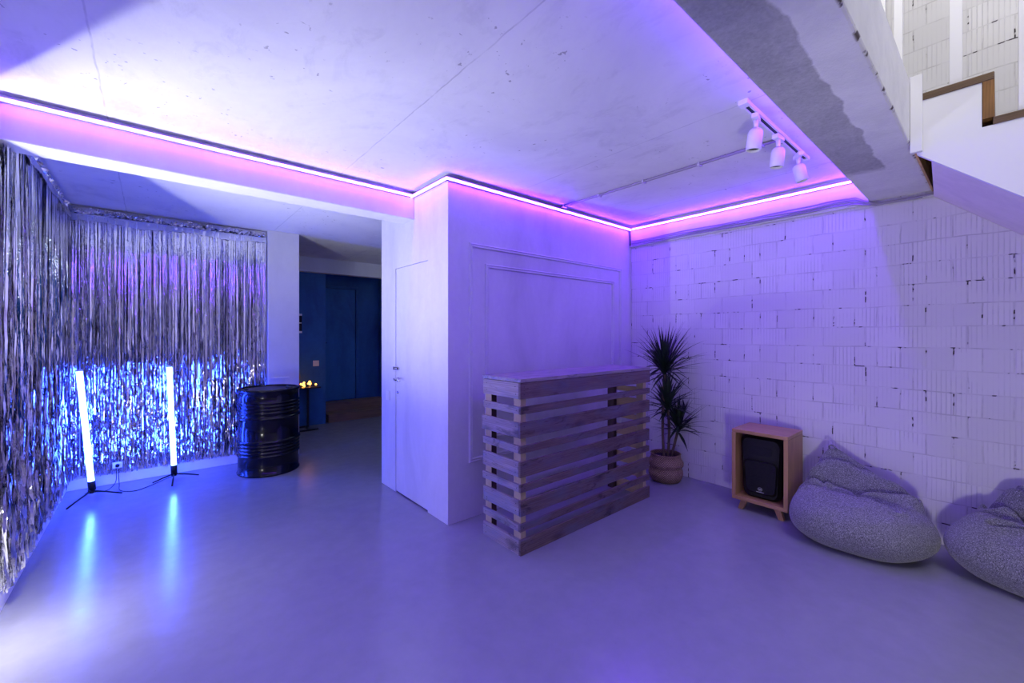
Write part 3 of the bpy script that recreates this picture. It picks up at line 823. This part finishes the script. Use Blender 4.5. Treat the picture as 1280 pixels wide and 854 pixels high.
# ------------------------------------------------------------------ bean bags
def beanbag(name, loc, rz, a, b, H, peak, dip, folds, label, seed):
    """a: half length (local y), b: half depth (local x, +x to the wall)"""
    r = random.Random(seed); U, V = 120, 60; m = MB()
    from mathutils import noise as mn
    def sstep(x): x = max(0., min(1., x)); return x*x*(3-2*x)
    def seg_d(x, y, p, q):
        px, py = p; qx, qy = q; dx, dy = qx-px, qy-py; L2 = dx*dx+dy*dy
        t = max(0, min(1, ((x-px)*dx+(y-py)*dy)/L2)); return math.hypot(x-px-t*dx, y-py-t*dy), t
    for j in range(V+1):
        ph = PI*j/V
        for i in range(U):
            th = 2*PI*i/U
            cs, sn = math.cos(th), math.sin(th)
            # squashed bag: flat base, belly low
            e = math.sin(ph)**.62
            zz = (1-math.cos(ph))/2
            rad = e*(1.0+.06*math.sin(3*th+seed)*e+.03*math.sin(5*th+2*seed))
            x = b*rad*cs; y = a*rad*sn
            z = H*(zz**1.05)
            z = H*(1-math.cos(min(ph,PI)))/2
            z = max(0, (z-.06*H))*1.06 if z < .9*H else z
            up = sstep((ph-PI*.45)/(PI*.3))
            # ridge/peaks at the back
            for (qx, qy, s1, s2, hgt) in peak:
                z += up*hgt*math.exp(-((x-qx)/s1)**2-((y-qy)/(s2 if y < qy else s2*.55))**2)
            for (qx, qy, s1, s2, dep) in dip:
                z -= up*dep*math.exp(-((x-qx)/s1)**2-((y-qy)/s2)**2)
            for (p, q, wd, dep) in folds:
                d_, t_2 = seg_d(x, y, p, q)
                k_ = math.exp(-(d_/wd)**2)*math.sin(PI*min(1, max(0, .12+t_2*.76)))
                z -= up*dep*k_
                z += up*dep*.55*math.exp(-((d_-wd*1.9)/wd)**2)
            nv = Vector((x*3.2+seed, y*3.2, z*3.2))
            n1 = mn.noise(nv); n2 = mn.noise(nv*2.6)
            n3 = 1-abs(mn.noise(Vector((x*4+7+seed, y*4, z*7))))*2
            k_ = min(1, z/.08)
            x += (.016*n1+.007*n2)*cs*k_ ; y += (.016*n1+.007*n2)*sn*k_
            z += (.012*n1+.006*n2)*up + .010*n3*up
            if z < .02: rr_ = 1-.10*(1-z/.02)**2; x *= rr_; y *= rr_
            m.v.append((x, y, max(z, 0)))
    for j in range(V):
        for i in range(U):
            i2 = (i+1) % U
            m.face([j*U+i, j*U+i2, (j+1)*U+i2, (j+1)*U+i], 0, True)
    m.face([i for i in range(U)][::-1]); m.face([V*U+i for i in range(U)])
    rt = empty(name, loc, label, 'bean bag', 'grey bean bags along the brick wall', rz)
    o = m.build('cover', M_fabric, rt, sub=1)
    return rt, o
bb1, cov = beanbag('bean_bag', (3.715, .645, 0), 0, .388, .365, .345,
    [(.21, .21, .10, .22, .25), (.20, -.06, .10, .16, .05), (-.12, .31, .09, .12, .03)],
    [(.03, .06, .07, .20, .07), (-.02,-.14,.09,.10,.03)],
    [((.05,.36),(.10,-.26),.024,.13), ((.13,.28),(.23,-.18),.015,.07), ((-.10,.34),(.01,.20),.016,.045), ((.0,-.02),(-.13,-.22),.015,.03), ((.16,.05),(.08,-.30),.014,.03)],
    'grey melange bean bag beside the wooden speaker box', 1)
bb2, cov2 = beanbag('bean_bag', (3.79, -.205, 0), -.10, .405, .320, .36,
    [(.17, .16, .11, .16, .16), (.20, -.10, .12, .22, .17), (-.05, .30, .10, .12, .05)],
    [(.03, .02, .07, .20, .10)],
    [((.13,.34),(-.02,-.06),.022,.095), ((.05,.26),(.10,-.25),.018,.09), ((-.14,.22),(-.04,-.18),.015,.05), ((.20,.12),(.06,-.10),.016,.10)],
    'grey melange bean bag farthest from the speaker box, cut by the right edge', 2)
def loop(root, pts): MB().tube(wob(pts, 8), .006, 8).build('strap', M_fabric, root)
tv = max((v.co for v in cov.data.vertices), key=lambda c: c.z)
loop(bb1, [(tv.x,tv.y+.03,tv.z-.03),(tv.x-.012,tv.y+.028,tv.z+.008),(tv.x-.014,tv.y+.005,tv.z+.014),(tv.x-.01,tv.y-.02,tv.z-.012)])

# ------------------------------------------------------------------ unseen uplight left of the frame; flaps added to cut its light into a wedge
UX, UY, UZ = -.600, 3.175, .50
up = empty('uplight', (UX, UY, 0), 'slim black uplight with two added beam-shaping flaps at the left end of the foil curtain', 'uplight')
MB().lathe([(.045,0),(.045,.012),(.012,.016)], 24, c=(-.03,-.01,0)).build('base', M_black, up)
MB().tube([(-.03,-.01,.014),(-.03,-.01,UZ+.02)], .008, 10).build('post', M_black, up)
MB().box(-.018,-.014,-.012,.012,UZ-.05,UZ+.26).build('back_plate', M_black, up)
for sg in (-1,1):
    c_, s_ = math.cos(math.radians(62)), math.sin(math.radians(62))*sg
    m = MB(); q = []
    for r_ in (.008, .062):
        for t__ in (0, .0015): q.append((c_*r_ - abs(s_)*t__, s_*r_ + sg*c_*t__))
    a0,a1,b0,b1 = q
    m.poly_prism([a0,b0,b1,a1], 2, UZ+.002, UZ+.26)
    m.poly_prism([(-.014,sg*.012),(-.014,sg*.009),(c_*.009,s_*.009),(c_*.009,s_*.0105)], 2, UZ+.002, UZ+.26)
    m.build('flap', M_black, up)

# ------------------------------------------------------------------ camera
cam = bpy.data.cameras.new('camera'); co = bpy.data.objects.new('camera', cam); C.objects.link(co)
cam.sensor_width = 36; cam.lens = 524/1280*36; cam.shift_y = -9/1280; cam.clip_start = .05
co.location = (0, 0, 1.45)
F = Vector((.6516, .7586, 0))
co.rotation_euler = F.to_track_quat('-Z', 'Y').to_euler()
sc.camera = co

# ------------------------------------------------------------------ lights
def light(name, typ, loc, energy, col, direction=None, **kw):
    l = bpy.data.lights.new(name, typ); l.energy = energy; l.color = col
    for k, v in kw.items(): setattr(l, k, v)
    o = bpy.data.objects.new(name, l); C.objects.link(o); o.location = loc
    if direction: o.rotation_euler = Vector(direction).to_track_quat('-Z', 'Y').to_euler()
    return o
LX, LY, LZ = -.600, 3.175, .50
e1 = math.radians(68)
light('uplight_beam', 'SPOT', (LX, LY, LZ), 255, (.95,.97,1.), (math.cos(e1), 0, math.sin(e1)), spot_size=math.radians(128), spot_blend=.8, shadow_soft_size=.003)
light('added_spill_fill', 'POINT', (-.53, 2.95, .42), 20, (1.,.99,.97), shadow_soft_size=.03)  # added fill without a lamp, for the floor patch and curtain foot
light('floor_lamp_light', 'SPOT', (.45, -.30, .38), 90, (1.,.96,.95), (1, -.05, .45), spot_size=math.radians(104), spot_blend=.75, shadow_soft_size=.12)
light('stairwell_light', 'AREA', (2.3, .1, 4.5), 25, (1.,.97,.90), (1,-.1,-.45), shape='RECTANGLE', size=1.2, size_y=1.2)

light('stairwell_fill_rear', 'AREA', (1.6, -1.3, 4.85), 52, (.95,.95,1.), (.35,.7,-1), shape='RECTANGLE', size=1.2, size_y=1.2)  # added fill to brighten the beam's near face and the stringer
light('hall_fill', 'POINT', (3.5, 5.6, 2.45), 5, (.8,.9,1.), shadow_soft_size=.08)  # added fill lifting the dim hall, no fitting behind it
w = bpy.data.worlds.new('world'); sc.world = w; w.use_nodes = True
w.node_tree.nodes['Background'].inputs[0].default_value = (.02,.02,.03,1)
w.node_tree.nodes['Background'].inputs[1].default_value = 1

sc.view_settings.view_transform = 'Standard'
try: sc.view_settings.look = 'None'
except Exception: pass
sc.view_settings.gamma = 1; sc.view_settings.use_curve_mapping = False
sc.view_settings.exposure = 0
sc.cycles.use_denoising = True
sc.cycles.max_bounces = 8; sc.cycles.diffuse_bounces = 5; sc.cycles.glossy_bounces = 4
sc.cycles.sample_clamp_indirect = 4
